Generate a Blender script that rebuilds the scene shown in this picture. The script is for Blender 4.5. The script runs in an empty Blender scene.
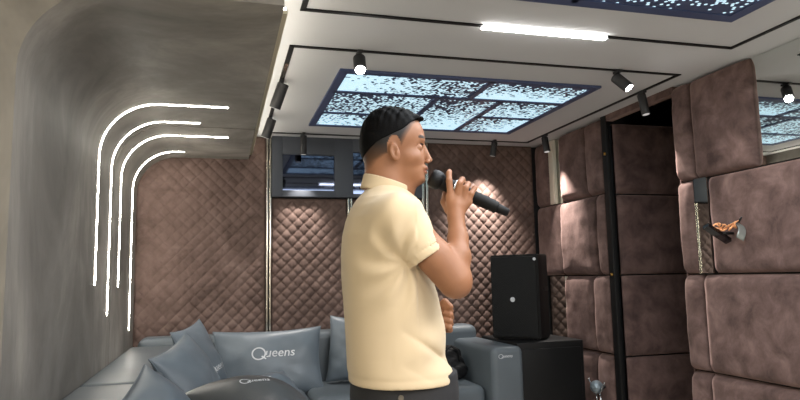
import bpy, bmesh, math, random
import numpy as np
from mathutils import Vector, Matrix, noise
PI = math.pi
R_ = math.radians
sc = bpy.context.scene
C = sc.collection

# ------------------------------------------------------------------ camera
EYE = 1.22                                   # camera height above the floor
F = 642.6
YAW, PITCH, ROLL = R_(15.6418), R_(6.7577), R_(-1.2082)
cy_, sy_ = math.cos(YAW), math.sin(YAW)
fwd = Vector((sy_*math.cos(PITCH), cy_*math.cos(PITCH), math.sin(PITCH)))
rgt0 = Vector((cy_, -sy_, 0)); up0 = rgt0.cross(fwd)
rgt = rgt0*math.cos(ROLL)+up0*math.sin(ROLL)
up = -rgt0*math.sin(ROLL)+up0*math.cos(ROLL)
cam_d = bpy.data.cameras.new('camera'); cam = bpy.data.objects.new('camera', cam_d); C.objects.link(cam)
cam.matrix_world = Matrix(((rgt.x, up.x, -fwd.x, 0), (rgt.y, up.y, -fwd.y, 0), (rgt.z, up.z, -fwd.z, EYE), (0, 0, 0, 1)))
cam_d.sensor_width = 36; cam_d.lens = F/800*36; cam_d.clip_start = 0.05
sc.camera = cam

# ------------------------------------------------------------------ exposure, world, large lights
sc.view_settings.view_transform = 'Standard'; sc.view_settings.look = 'None'
sc.view_settings.gamma = 1; sc.view_settings.use_curve_mapping = False
sc.view_settings.exposure = 0.0
w = bpy.data.worlds.new('world'); sc.world = w; w.use_nodes = True
w.node_tree.nodes['Background'].inputs[0].default_value = (0.9, 0.92, 1, 1)
w.node_tree.nodes['Background'].inputs[1].default_value = 0.05

def area(name, loc, size, energy, col, rot=(0, 0, 0), sy=None, parent=None):
    d = bpy.data.lights.new(name, 'AREA'); d.energy = energy; d.color = col; d.size = size
    if sy: d.shape = 'RECTANGLE'; d.size_y = sy
    o = bpy.data.objects.new(name, d); o.location = loc; o.rotation_euler = rot; C.objects.link(o); o.parent = parent
    return o
CEIL = 2.36
# fill light of two unseen ceiling lamps added behind the camera (their fixtures are built further down)
area('panel_and_fill_light', (1.35, 0.3, CEIL-0.04), 1.5, 62, (1, .98, .96), sy=1.1)
area('panel_and_fill_light', (-0.1, -0.85, CEIL-0.04), 0.9, 50, (1, .96, .91), sy=0.9)
# fill light of an unseen screen added on the wall behind the camera
area('screen_fill_light', (0.9, -1.63, 1.35), 2.6, 32, (.97, .98, 1), rot=(R_(90), 0, R_(180)), sy=1.4)
# light that the near perforated panel sends down
area('panel_and_fill_light', (1.435, 1.66, CEIL-0.03), 1.5, 40, (.93, .96, 1), sy=1.2)

# ------------------------------------------------------------------ materials
M = {}
def lin(c): return tuple(((v/255)/12.92 if v/255 <= .04045 else ((v/255+.055)/1.055)**2.4) for v in c)
class NT:
    def __init__(s, name):
        s.m = bpy.data.materials.new(name); s.m.use_nodes = True; s.t = s.m.node_tree; s.b = s.t.nodes['Principled BSDF']
    def n(s, typ, **kw):
        x = s.t.nodes.new(typ)
        for k, v in kw.items():
            if k.startswith('i_'):
                x.inputs[k[2:].replace('_', ' ')].default_value = v
            else: setattr(x, k, v)
        return x
    def l(s, a, b): s.t.links.new(a, b)
    def ramp(s, src, stops):
        r = s.n('ShaderNodeValToRGB'); e = r.color_ramp.elements
        while len(e) < len(stops): e.new(.5)
        for i, (p, c) in enumerate(stops): e[i].position = p; e[i].color = (*c, 1)
        s.l(src, r.inputs[0]); return r.outputs[0]
    def noise(s, scale, detail=3, rough=.5, vec=None, dist=0):
        x = s.n('ShaderNodeTexNoise', i_Scale=scale, i_Detail=detail, i_Roughness=rough, i_Distortion=dist)
        if vec is None:
            tc = s.n('ShaderNodeTexCoord'); vec = tc.outputs['Object']
        s.l(vec, x.inputs['Vector']); return x.outputs['Fac']
    def stretched(s, sx, sy, sz):
        tc = s.n('ShaderNodeTexCoord'); mp = s.n('ShaderNodeMapping'); mp.inputs['Scale'].default_value = (sx, sy, sz)
        s.l(tc.outputs['Object'], mp.inputs[0]); return mp.outputs[0]
    def bump(s, h, strength=.3, dist=.005):
        b = s.n('ShaderNodeBump', i_Strength=strength, i_Distance=dist); s.l(h, b.inputs['Height']); s.l(b.outputs[0], s.b.inputs['Normal'])
def mat(name, col, rough=.6, metal=0, bump=None, spec=.5, sheen=0, var=None, coat=0):
    k = NT(name); k.b.inputs['Base Color'].default_value = (*lin(col), 1)
    k.b.inputs['Roughness'].default_value = rough; k.b.inputs['Metallic'].default_value = metal
    k.b.inputs['Specular IOR Level'].default_value = spec; k.b.inputs['Sheen Weight'].default_value = sheen
    k.b.inputs['Coat Weight'].default_value = coat
    if var:
        f = k.noise(var[0], 4); a = var[1]
        k.l(k.ramp(f, [(.3, lin([max(0, v*(1-a)) for v in col])), (.7, lin([min(255, v*(1+a)) for v in col]))]), k.b.inputs['Base Color'])
    if bump: k.bump(k.noise(bump[0], 3), bump[1], bump[2])
    M[name] = k.m; return k
def emit(name, col, strength):
    k = NT(name); k.b.inputs['Base Color'].default_value = (0.02, .02, .02, 1)
    k.b.inputs['Emission Color'].default_value = (*col, 1); k.b.inputs['Emission Strength'].default_value = strength
    M[name] = k.m; return k

# trowelled grey plaster
k = mat('plaster', (158, 152, 143), .62, spec=.3)
f = k.noise(1.0, 6, .65, vec=k.stretched(1.6, 1.6, .8), dist=.5)
k.l(k.ramp(f, [(.25, lin((96, 92, 88))), (.5, lin((134, 130, 124))), (.7, lin((172, 166, 158)))]), k.b.inputs['Base Color'])
k.bump(k.noise(9, 5, .6, vec=k.stretched(2, 1, .5)), .25, .004)
mat('ceiling_paint', (200, 201, 203), .8, spec=.2, bump=(60, .05, .001))
mat('cream_paint', (214, 205, 180), .8, spec=.2)
mat('floor_tile', (175, 168, 158), .35, var=(2, .1))
mat('dark_wall', (26, 25, 27), .7)
# velvet, nap rubbed light and dark
def velvet(name, lo, mid, hi, scale, sheen=.5):
    k = mat(name, mid, .85, spec=.15, sheen=sheen)
    k.b.inputs['Sheen Roughness'].default_value = .45
    k.b.inputs['Sheen Tint'].default_value = (*lin((225, 190, 182)), 1)
    tc = k.n('ShaderNodeTexCoord'); oi = k.n('ShaderNodeObjectInfo')
    ad = k.n('ShaderNodeVectorMath', operation='ADD'); mu = k.n('ShaderNodeVectorMath', operation='SCALE'); mu.inputs['Scale'].default_value = 9
    cb = k.n('ShaderNodeCombineXYZ'); k.l(oi.outputs['Random'], cb.inputs[0]); k.l(oi.outputs['Random'], cb.inputs[1])
    k.l(cb.outputs[0], mu.inputs[0]); k.l(tc.outputs['Object'], ad.inputs[0]); k.l(mu.outputs[0], ad.inputs[1])
    f = k.noise(scale, 5, .6, vec=ad.outputs[0], dist=.35)
    k.l(k.ramp(f, [(.3, lin(lo)), (.5, lin(mid)), (.72, lin(hi))]), k.b.inputs['Base Color'])
    k.bump(k.noise(scale*1.6, 4, .6, vec=ad.outputs[0]), .35, .01)
velvet('velvet', (62, 49, 46), (94, 76, 72), (122, 101, 96), 7)
velvet('velvet_door', (60, 47, 45), (84, 67, 64), (104, 85, 80), 7)
k = mat('quilt', (128, 100, 88), .75, spec=.25, sheen=.35)
k.b.inputs['Sheen Roughness'].default_value = .4; k.b.inputs['Sheen Tint'].default_value = (*lin((235, 200, 195)), 1)
k.l(k.ramp(k.noise(5, 4, .6, dist=.8), [(.32, lin((84, 68, 62))), (.55, lin((106, 87, 80))), (.75, lin((120, 101, 94)))]), k.b.inputs['Base Color'])
k = mat('leather', (93, 101, 107), .42, spec=.4, bump=(160, .12, .001), var=(3, .04))
mat('cushion_leather', (100, 110, 119), .38, spec=.45, bump=(140, .12, .001), var=(4, .05))
mat('grey_leather', (68, 71, 73), .40, spec=.5, bump=(140, .12, .001), var=(4, .05))
mat('seam', (62, 70, 78), .6)
mat('white_print', (205, 208, 212), .6)
mat('arm_print', (160, 168, 172), .6)
mat('black_metal', (22, 22, 24), .4, metal=.3)
mat('lamp_black', (46, 46, 48), .5, spec=.4)
mat('steel', (205, 198, 184), .22, metal=1, bump=(30, .05, .001))
mat('pale_steel', (235, 228, 212), .45, metal=.5)
mat('brass', (190, 150, 80), .3, metal=1)
mat('copper', (236, 170, 120), .35, metal=.5)
mat('chrome', (190, 195, 200), .15, metal=1)
mat('crystal', (120, 132, 140), .3, metal=.5)
mat('navy', (74, 86, 122), .5, metal=.2)
mat('frame_grey', (76, 80, 88), .55, spec=.3)
mat('dark_pane', (88, 95, 112), .04, metal=1)
k = mat('mirror', (225, 228, 225), .02, metal=1)
mat('black_box', (17, 17, 18), .55, spec=.3, bump=(250, .1, .001))
mat('grille', (24, 25, 26), .5, metal=.5)
mat('black_gloss', (10, 10, 13), .12, spec=.6)
mat('glass_petal', (140, 145, 142), .2, metal=.5)
mat('bag_black', (20, 20, 22), .6, spec=.3, bump=(25, .4, .01))
mat('mic_black', (7, 7, 9), .55, spec=.2)
mat('mic_grille', (16, 16, 18), .4, metal=.6, bump=(400, .6, .002))
mat('silver', (190, 195, 198), .25, metal=.9)
mat('eye_white', (225, 215, 205), .2)
mat('iris', (30, 20, 15), .1)
mat('nail', (225, 185, 160), .3)
mat('hair', (5, 5, 6), .7, spec=.10, bump=(260, .5, .002))
k = mat('shirt', (200, 181, 151), .85, spec=.15, sheen=.15)
wv = k.noise(500, 2); nb = k.noise(9, 3)
k.bump(wv, .12, .001)
k = mat('trousers', (30, 30, 33), .8, bump=(300, .15, .001))
mat('shoe', (28, 26, 26), .4)
mat('button', (90, 84, 74), .4)
# skin with cropped hair showing on the sides (attribute 'fade')
k = mat('skin', (178, 128, 92), .52, spec=.35)
k.b.inputs['Subsurface Weight'].default_value = .05; k.b.inputs['Subsurface Radius'].default_value = (.012, .004, .002)
k.b.inputs['Subsurface Scale'].default_value = .6
at_ = k.n('ShaderNodeAttribute', attribute_name='fade'); al = k.n('ShaderNodeAttribute', attribute_name='lip')
bc = k.ramp(k.noise(14, 4), [(.3, lin((134, 92, 66))), (.7, lin((148, 104, 77)))])
m1 = k.n('ShaderNodeMix', data_type='RGBA'); k.l(at_.outputs['Fac'], m1.inputs[0]); k.l(bc, m1.inputs[6]); m1.inputs[7].default_value = (*lin((15, 12, 12)), 1)
m2 = k.n('ShaderNodeMix', data_type='RGBA'); k.l(al.outputs['Fac'], m2.inputs[0]); k.l(m1.outputs[2], m2.inputs[6]); m2.inputs[7].default_value = (*lin((150, 88, 78)), 1)
k.l(m2.outputs[2], k.b.inputs['Base Color'])
k.bump(k.noise(220, 2), .06, .001)

emit('strip_light', (1, .95, .84), 60)
emit('strip_warm', (1, .93, .80), 22)
emit('linear_light', (1, .97, .92), 22)
emit('lens_lit', (1, .98, .95), 60)
emit('lens_dim', (1, .95, .9), .5)
emit('fill_glow', (.95, .92, .85), 1.2)  # glow of the added lamps and screen behind the camera

# perforated sheet in front of a pale blue glow: rows of dots, denser to one side
def perforated(name, gx, gy, base, pitch=.0165):
    k = NT(name); b = k.b; b.inputs['Roughness'].default_value = .5
    tc = k.n('ShaderNodeTexCoord'); sep = k.n('ShaderNodeSeparateXYZ'); k.l(tc.outputs['Object'], sep.inputs[0])
    def m(op, a, c, cl=False):
        x = k.n('ShaderNodeMath', operation=op); x.use_clamp = cl
        for i, v in enumerate((a, c)):
            if v is None: continue
            if isinstance(v, (int, float)): x.inputs[i].default_value = v
            else: k.l(v, x.inputs[i])
        return x.outputs[0]
    yy = m('DIVIDE', sep.outputs[1], pitch*.87); row = m('FLOOR', yy, None)
    odd = m('MODULO', m('ADD', row, 1000), 2)
    xx = m('ADD', m('DIVIDE', sep.outputs[0], pitch), m('MULTIPLY', odd, .5)); colm = m('FLOOR', xx, None)
    fx = m('SUBTRACT', m('SUBTRACT', xx, colm), .5); fy = m('SUBTRACT', m('SUBTRACT', yy, row), .5)
    r = m('SQRT', m('ADD', m('MULTIPLY', fx, fx), m('MULTIPLY', m('MULTIPLY', fy, fy), .76)), None)
    cb = k.n('ShaderNodeCombineXYZ'); k.l(colm, cb.inputs[0]); k.l(row, cb.inputs[1])
    wn = k.n('ShaderNodeTexWhiteNoise', noise_dimensions='2D'); k.l(cb.outputs[0], wn.inputs['Vector'])
    big = k.n('ShaderNodeTexNoise', i_Scale=.25, i_Detail=1.0); k.l(cb.outputs[0], big.inputs['Vector'])
    dens = m('ADD', m('ADD', m('MULTIPLY', sep.outputs[0], gx), m('MULTIPLY', sep.outputs[1], gy)), base)
    dens = m('ADD', m('ADD', dens, .07), m('MULTIPLY', m('SUBTRACT', big.outputs['Fac'], .5), .6))
    on = m('LESS_THAN', wn.outputs['Value'], dens)
    rad = m('ADD', m('MULTIPLY', dens, .12, True), .44)
    dot = m('LESS_THAN', r, rad)
    fac = m('MULTIPLY', on, dot)
    mx = k.n('ShaderNodeMix', data_type='RGBA'); k.l(fac, mx.inputs[0]); mx.inputs[6].default_value = (*lin((70, 82, 116)), 1); mx.inputs[7].default_value = (.3, .35, .4, 1)
    k.l(mx.outputs[2], b.inputs['Base Color'])
    b.inputs['Emission Color'].default_value = (.56, .82, .95, 1)
    k.l(m('MULTIPLY', fac, 1.08), b.inputs['Emission Strength'])
    M[name] = k.m

# ------------------------------------------------------------------ mesh helpers
def link(name, me, m, parent=None, smooth=True, loc=None):
    o = bpy.data.objects.new(name, me); C.objects.link(o)
    if m is not None:
        me.materials.clear(); me.materials.append(M[m] if isinstance(m, str) else m)
    if smooth:
        me.polygons.foreach_set('use_smooth', [True]*len(me.polygons))
    o.parent = parent
    if loc is not None: o.location = loc
    return o
def obj(name, bm, m, parent=None, smooth=False, loc=None, auto=None):
    me = bpy.data.meshes.new(name); bm.normal_update(); bm.to_mesh(me); bm.free()
    o = link(name, me, m, parent, smooth, loc)
    if auto is not None:
        me.polygons.foreach_set('use_smooth', [True]*len(me.polygons))
        me.set_sharp_from_angle(angle=R_(auto))
    return o
def tag(o, label, cat, group=None):
    o['label'] = label; o['category'] = cat
    if group: o['group'] = group
    return o
def empty(name, loc, rot=(0, 0, 0)):
    o = bpy.data.objects.new(name, None); C.objects.link(o); o.location = loc; o.rotation_euler = rot; o.empty_display_size = .1
    return o
def struct(o): o['kind'] = 'structure'; return o
def add_box(bm, x0, x1, y0, y1, z0, z1, bev=0, seg=3, mtx=None):
    r = bmesh.ops.create_cube(bm, size=1)
    vs = r['verts']
    for v in vs: v.co = Vector(((x0+x1)/2+v.co.x*(x1-x0), (y0+y1)/2+v.co.y*(y1-y0), (z0+z1)/2+v.co.z*(z1-z0)))
    if bev > 0:
        es = list({e for v in vs for e in v.link_edges})
        rr = bmesh.ops.bevel(bm, geom=es, offset=bev, segments=seg, profile=.5, affect='EDGES')
        vs = list({v for f in rr['faces'] for v in f.verts} | {v for v in vs if v.is_valid})
    if mtx is not None: bmesh.ops.transform(bm, matrix=mtx, verts=[v for v in vs if v.is_valid])
    return vs
def box(*a, **k):
    bm = bmesh.new(); add_box(bm, *a, **k); return bm
def add_tube(bm, pts, rad, seg=12, caps=True):
    pts = [Vector(p) for p in pts]; n = len(pts)
    rads = rad if isinstance(rad, (list, tuple)) else [rad]*n
    rings = []; ref = None
    for i, p in enumerate(pts):
        t = (pts[min(i+1, n-1)]-pts[max(i-1, 0)]).normalized()
        if ref is None: ref = Vector((0, 0, 1)) if abs(t.z) < .9 else Vector((1, 0, 0))
        a = (ref-t*ref.dot(t)).normalized(); b = t.cross(a); ref = a
        rings.append([bm.verts.new(p+(a*math.cos(2*PI*j/seg)+b*math.sin(2*PI*j/seg))*rads[i]) for j in range(seg)])
    for i in range(n-1):
        for j in range(seg):
            bm.faces.new((rings[i][j], rings[i][(j+1) % seg], rings[i+1][(j+1) % seg], rings[i+1][j]))
    if caps: bm.faces.new(rings[0][::-1]); bm.faces.new(rings[-1])
def tube(*a, **k):
    bm = bmesh.new(); add_tube(bm, *a, **k); return bm
def grid_mesh(P, closed=False):
    """P: (n, m, 3) array -> bmesh quad grid"""
    n, m = P.shape[:2]; me = bpy.data.meshes.new('g')
    idx = np.arange(n*m).reshape(n, m)
    q = np.stack([idx[:-1, :-1], idx[1:, :-1], idx[1:, 1:], idx[:-1, 1:]], -1).reshape(-1, 4)
    me.from_pydata(P.reshape(-1, 3).tolist(), [], q.tolist()); me.update()
    return me

# ------------------------------------------------------------------ the room
XL, XR, YB = -0.62, 2.70, 5.20           # left wall face, right pad face, back wall
SOF = 0.95+EYE                            # underside of the plaster soffit
struct(obj('floor', box(-1.4, 4.2, -1.8, 5.5, -.05, 0), 'floor_tile'))
struct(obj('ceiling', box(-1.4, 2.80, -1.8, 5.5, CEIL, CEIL+.06), 'ceiling_paint'))
struct(obj('wall_back', box(-1.4, 2.9, YB+.02, 5.32, 0, CEIL), 'dark_wall'))
struct(obj('wall_front', box(-1.4, 2.9, -1.8, -1.7, 0, CEIL), 'cream_paint'))
struct(obj('wall_left_near', box(-1.2, -1.1, -1.7, 2.28, 0, CEIL), 'cream_paint'))
# curved plaster shell: wall, quarter round, soffit; two lengths with a thin joint between them
RAD = .29
def prof(n=18, x_end=.205, off=0, z0=0):
    r = RAD-off; pts = [(XL+off, z0), (XL+off, SOF-RAD)] if z0 < SOF-RAD else []
    for i in range(1, n): a = PI-(PI/2)*i/n; pts.append((XL+RAD+r*math.cos(a), SOF-RAD+r*math.sin(a)))
    pts += [(XL+RAD, SOF-off), (x_end, SOF-off)]
    return pts
def shell(y0, y1):
    bm = bmesh.new(); p = prof() + [(.205, CEIL), (-.75, CEIL), (-.75, 0)]
    a = [bm.verts.new((x, y0, z)) for x, z in p]; b = [bm.verts.new((x, y1, z)) for x, z in p]
    for i in range(len(p)):
        j = (i+1) % len(p); bm.faces.new((a[i], a[j], b[j], b[i]))
    bm.faces.new(a[::-1]); bm.faces.new(b)
    bmesh.ops.recalc_face_normals(bm, faces=bm.faces)
    return bm
struct(obj('wall_left', shell(2.18, 4.108), 'plaster', auto=30))
struct(obj('wall_left_far', shell(4.130, YB), 'plaster', auto=30))
struct(obj('wall_left_end', box(-1.1, -.75, 2.18, 2.28, 0, CEIL), 'cream_paint'))
cv = tag(obj('unseen_cove_lamp', box(.206, .222, 2.3, 5.1, 2.205, 2.215), 'strip_warm'), 'long unseen warm strip lamp added along the side of the plaster soffit, washing the ceiling', 'strip lamp')  # unseen strip lamp, added to match the bright ceiling beside the soffit
obj('lamp_channel', box(.205, .228, 2.3, 5.1, 2.190, 2.204), 'cream_paint', cv)
# right wall: dark core behind the pads, header strip over the doorway, corridor behind the door
bm = bmesh.new()
add_box(bm, 2.775, 2.86, 4.03, YB+.02, 0, CEIL); add_box(bm, 2.775, 2.86, -1.7, 3.32, 0, CEIL)
struct(obj('wall_right', bm, 'dark_wall'))
struct(obj('trim_1', box(2.705, 2.76, 3.30, 4.028, CEIL-.045, CEIL), 'velvet'))
bm = bmesh.new()
add_box(bm, 3.95, 4.0, 2.5, 5.2, 0, 2.8); add_box(bm, 2.86, 3.95, 5.0, 5.05, 0, 2.8); add_box(bm, 2.86, 3.95, 2.5, 2.55, 0, 2.8)
add_box(bm, 2.80, 4.0, 2.5, 5.05, 2.75, 2.8); add_box(bm, 2.80, 2.86, 2.5, 5.0, CEIL, 2.8)
struct(obj('wall_corridor', bm, 'dark_wall'))

# quilted back wall, four panels between steel strips
def quilt(name, x0, x1, z0, z1, y, s=.092, T=.016):
    st = .0058; nx = int((x1-x0)/st); nz = int((z1-z0)/st)
    x = np.linspace(x0, x1, nx); z = np.linspace(z0, z1, nz); X, Z = np.meshgrid(x, z, indexing='ij')
    p = X/s+Z/s; q = X/s-Z/s
    h = T*(np.abs(np.sin(PI*p)*np.sin(PI*q)))**.30
    e = np.clip(np.minimum(np.minimum(X-x0, x1-X), np.minimum(Z-z0, z1-Z))/.012, 0, 1)
    P = np.stack([X, y-h*e, Z], -1)
    return link(name, grid_mesh(P), 'quilt')
for (x0, x1, z0, z1, lab) in ((-.62, .342, 0, CEIL, 'wide brown quilted wall panel left of the first steel strip, behind the sofa corner'),
                      (.384, .998, 0, 1.86, 'brown quilted wall panel under the dark window, left of the singer'),
                      (1.040, 1.640, 0, 1.86, 'brown quilted wall panel mostly hidden behind the singer'),
                      (1.706, 2.70, 0, CEIL, 'brown quilted wall panel with a bright spot of light, above the speaker')):
    tag(quilt('quilted_wall_panel', x0, x1, z0, z1, YB), lab, 'wall panel', 'quilted panels on the back wall')
for i, (x0, z1) in enumerate(((.342, CEIL), (.998, 1.87), (1.640, CEIL))):
    wd = (.042, .042, .066)[i]
    bm = bmesh.new(); add_box(bm, x0, x0+wd, YB-.012, YB+.01, 0, z1)
    t = tag(obj('steel_wall_strip', bm, 'black_metal'), ('tall steel double strip on the back wall left of the dark window', 'steel double strip on the back wall directly behind the man', 'steel double strip on the back wall in front of his chin')[i], 'wall strip', 'steel strips between the quilted panels')
    r = (wd-.010)/2
    for s in (0, 1): obj('rail', box(x0+.001+s*(r+.008), x0+.001+s*(r+.008)+r, YB-.034, YB-.012, .01, z1-.004, bev=.004), 'steel', t, auto=30)

# interior window high on the back wall
win = struct(empty('window_1', (1.0, 5.1, 1.87)))
FY = 5.145
bm = bmesh.new()
fx0, fx1, fz0, fz1 = .386, 1.638, 1.87, CEIL
add_box(bm, fx0, .470, FY, YB, fz0, fz1, bev=.003); add_box(bm, .893, 1.045, FY, YB, fz0, fz1, bev=.003)
add_box(bm, 1.56, fx1, FY, YB, fz0, fz1, bev=.003)
add_box(bm, .470, .893, FY, YB, fz0, 1.922, bev=.003); add_box(bm, .470, .893, FY, YB, 2.215, fz1, bev=.003)
add_box(bm, 1.045, 1.56, FY, YB, fz0, 1.90, bev=.003); add_box(bm, 1.045, 1.56, FY, YB, 2.25, fz1, bev=.003)
add_box(bm, .46, 1.57, FY+.045, YB, fz0+.02, fz1-.02)
o = obj('window_frame', bm, 'frame_grey', win, auto=30, loc=(-1.0, -5.1, -1.87))
for (a, b, c, d) in ((.470, .893, 1.922, 2.215), (1.045, 1.56, 1.90, 2.25)):
    p = obj('window_pane', box(a, b, FY+.025, FY+.035, c, d), 'dark_pane', win, loc=(-1.0, -5.1, -1.87)); p['label'] = 'dark glass pane reflecting the ceiling panel'

# velvet pads of the right wall ------------------------------------------------
def pad_mesh(w_, h_, T, seed, n=(22, 26), rnd=.045):
    u = np.linspace(-1, 1, n[0]+1); v = np.linspace(-1, 1, n[1]+1)
    u = np.sign(u)*(1-(1-np.abs(u))**1.5); v = np.sign(v)*(1-(1-np.abs(v))**1.5)
    U, V = np.meshgrid(u, v, indexing='ij'); X = U*w_/2; Y = V*h_/2
    ex = np.clip((1-np.abs(U))*w_/2/rnd, 0, 1); ey = np.clip((1-np.abs(V))*h_/2/rnd, 0, 1)
    h = np.sqrt(1-(1-ex)**2)*np.sqrt(1-(1-ey)**2)
    crown = .82+.18*(1-np.abs(U)**2.5)*(1-np.abs(V)**2.5)
    W = np.zeros_like(X)
    for i in range(X.shape[0]):
        for j in range(X.shape[1]):
            W[i, j] = noise.noise(Vector((X[i, j]*9+seed*3.1, Y[i, j]*9, seed)))*.006+noise.noise(Vector((X[i, j]*4, Y[i, j]*22+seed, seed)))*.003
    Z = T*h*crown+W*h
    top = np.stack([X, Y, Z], -1)
    bm = bmesh.new(); bm.from_mesh(grid_mesh(top))
    bm.normal_update()
    if sum(f.normal.z for f in bm.faces) < 0: bmesh.ops.reverse_faces(bm, faces=bm.faces)
    be = [e for e in bm.edges if e.is_boundary]
    r = bmesh.ops.extrude_edge_only(bm, edges=be)
    for v in [g for g in r['geom'] if isinstance(g, bmesh.types.BMVert)]: v.co.z -= .02
    return bm
ROWS = {'top': (1.805, CEIL-.004), 'second': (1.200, 1.795), 'third': (.630, 1.190), 'bottom': (.045, .620)}
BX = 2.775
def wall_pad(y0, y1, z0, z1, lab, T=.072, seed=0):
    bm = pad_mesh(y1-y0, z1-z0, T, seed)
    mtx = Matrix(((0, 0, -1, BX-.02), (-1, 0, 0, (y0+y1)/2), (0, 1, 0, (z0+z1)/2), (0, 0, 0, 1)))
    bm.transform(mtx)
    o = obj('velvet_wall_pad', bm, 'velvet', smooth=True)
    return tag(o, lab, 'wall pad', 'velvet pads on the right wall')
sd = 0
def P(y0, y1, row, lab, T=.072, z=None):
    global sd; sd += 1; z0, z1 = z or ROWS[row]; wall_pad(y0, y1, z0, z1, lab, T, sd)
# far section, between corner and door jamb
P(4.935, 5.185, 'top', 'narrow brown velvet pad in the room corner, top row, left of the tall mirror strip', .05)
P(4.345, 4.735, 'top', 'large brown velvet pad of the top row, right of the tall mirror strip')
P(4.100, 4.335, 'top', 'narrow brown velvet pad of the top row, against the black door jamb')
P(4.775, 5.180, 'second', 'dim narrow brown velvet pad in the room corner above the black speaker', .055)
P(4.265, 4.765, 'second', 'spotlit pinkish velvet pad, second row, right of the speaker top')
P(4.100, 4.225, 'second', 'narrow velvet pad, second row, between the spotlit pad and the black jamb')
P(4.330, 4.740, 'third', 'large brown velvet pad beside the speaker, above the black subwoofer')
P(4.100, 4.320, 'third', 'narrow brown velvet pad low beside the black jamb, above the crystal ball lamp')
P(4.330, 4.740, 'bottom', 'brown velvet pad in the bottom row behind the subwoofer')
P(4.100, 4.320, 'bottom', 'brown velvet pad in the bottom row behind the crystal ball lamp')
# near section
NZ = {'top': (1.765, CEIL-.004), 'second': (1.200, 1.755), 'third': (.632, 1.190), 'bottom': (.045, .622)}
P(3.190, 3.330, 'top', 'narrow upright velvet pad of the top row, right of the dark doorway', z=NZ['top'])
P(2.742, 3.180, 'top', 'big brown velvet pad touching the ceiling, left of the upper mirror', .06, z=NZ['top'])
P(3.190, 3.330, 'second', 'narrow velvet pad edging the doorway, left of the narrow mirror strip', z=NZ['second'])
P(1.90, 3.090, 'second', 'big brown velvet pad behind the gold flower lamp, second row', .055, z=NZ['second'])
P(3.190, 3.330, 'third', 'narrow velvet pad edging the doorway under the mirror strip', z=NZ['third'])
P(1.90, 3.180, 'third', 'big brown velvet pad directly below the one with the gold flower lamp', .06, z=NZ['third'])
P(3.190, 3.330, 'bottom', 'narrow velvet pad edging the doorway in the bottom row', z=NZ['bottom'])
P(1.90, 3.180, 'bottom', 'big brown velvet pad in the bottom row at the right', .06, z=NZ['bottom'])
struct(obj('trim_2', box(2.735, 2.86, 3.322, 3.328, 0, CEIL), 'velvet'))
# mirrors
def mirror(y0, y1, z0, z1, x, lab):
    t = obj('wall_mirror', box(x, x+.008, y0, y1, z0, z1), 'mirror'); tag(t, lab, 'mirror')
    return t
mirror(4.735, 4.935, 1.80, CEIL-.003, 2.755, 'tall narrow mirror strip between velvet pads in the far corner, top row')
mirror(4.74, 5.18, .05, 1.19, 2.765, 'mirror strip in the corner beside the speaker')
mirror(3.082, 3.190, 1.20, 1.757, 2.712, 'narrow mirror strip between velvet pads, left of the gold flower lamp')
mirror(0.6, 2.738, 1.765, CEIL-.003, 2.762, 'upper mirror at the right edge, reflecting the ceiling panels')
# steel edge lines beside the far mirror strip
for (y0, y1, z0, z1, lab) in ((4.860, 4.935, 1.8, CEIL-.01, 'wide bright steel edging on the left of the tall mirror strip'), (4.838, 4.848, 1.8, CEIL-.01, 'thin steel line down the middle of the tall mirror strip'), (4.745, 4.757, .63, 1.19, 'thin steel edging beside the speaker, above the subwoofer')):
    tag(obj('steel_edging', box(2.722, 2.746, y0, y1, z0, z1, bev=.003), 'pale_steel', auto=30), lab, 'edging')

# door: black jamb with brass pins, velvet leaf swung out
j = obj('door_jamb', box(2.702, 2.77, 4.030, 4.095, 0, CEIL, bev=.004), 'black_box', auto=30)
tag(j, 'tall glossy black door jamb between the velvet pads and the open door', 'door jamb')
for z in (2.075, 1.20, .3):
    obj('hinge_pin', tube([(2.694, 4.050, z-.010), (2.694, 4.050, z+.010)], .009), 'brass', j, smooth=True)
DY = 3.945
door = struct(empty('door_1', (2.725, DY+.05, 0)))
obj('door_leaf', box(0, .80, -.01, .03, .02, 2.28), 'black_metal', door)
sd = 40
for (z0, z1) in ((1.775, 2.285), (1.200, 1.765), (.635, 1.190), (.04, .625)):
    bm = pad_mesh(.80, z1-z0, .045, sd); sd += 1
    bm.transform(Matrix(((1, 0, 0, .40), (0, 0, -1, -.01), (0, 1, 0, (z0+z1)/2), (0, 0, 0, 1))))
    obj('velvet_panel', bm, 'velvet_door', door, smooth=True)

# ------------------------------------------------------------------ ceiling panels
def ceiling_panel(name, x0, x1, y0, y1, bars, cells, lab, fr=.048):
    t = empty(name, ((x0+x1)/2, (y0+y1)/2, CEIL)); tag(t, lab, 'ceiling light panel', 'perforated ceiling light panels')
    cx, cy = t.location.x, t.location.y
    bm = bmesh.new(); Z0, Z1 = -.014, 0
    for b in [(x0, x1, y0, y0+fr), (x0, x1, y1-fr, y1), (x0, x0+fr, y0+fr, y1-fr), (x1-fr, x1, y0+fr, y1-fr)]+bars:
        add_box(bm, b[0]-cx, b[1]-cx, b[2]-cy, b[3]-cy, Z0, Z1)
    obj('frame', bm, 'navy', t)
    for i, (a, b, c, d, gx, gy, base) in enumerate(cells):
        mn = '%s_sheet_%d' % (name, i); w_, h_ = b-a, d-c
        perforated(mn, gx/w_, gy/h_, base)
        o = obj('perforated_sheet', box(-w_/2, w_/2, -h_/2, h_/2, -.008, -.001), mn, t, loc=((a+b)/2-cx, (c+d)/2-cy, 0))
    return t
bw = .030
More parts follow.
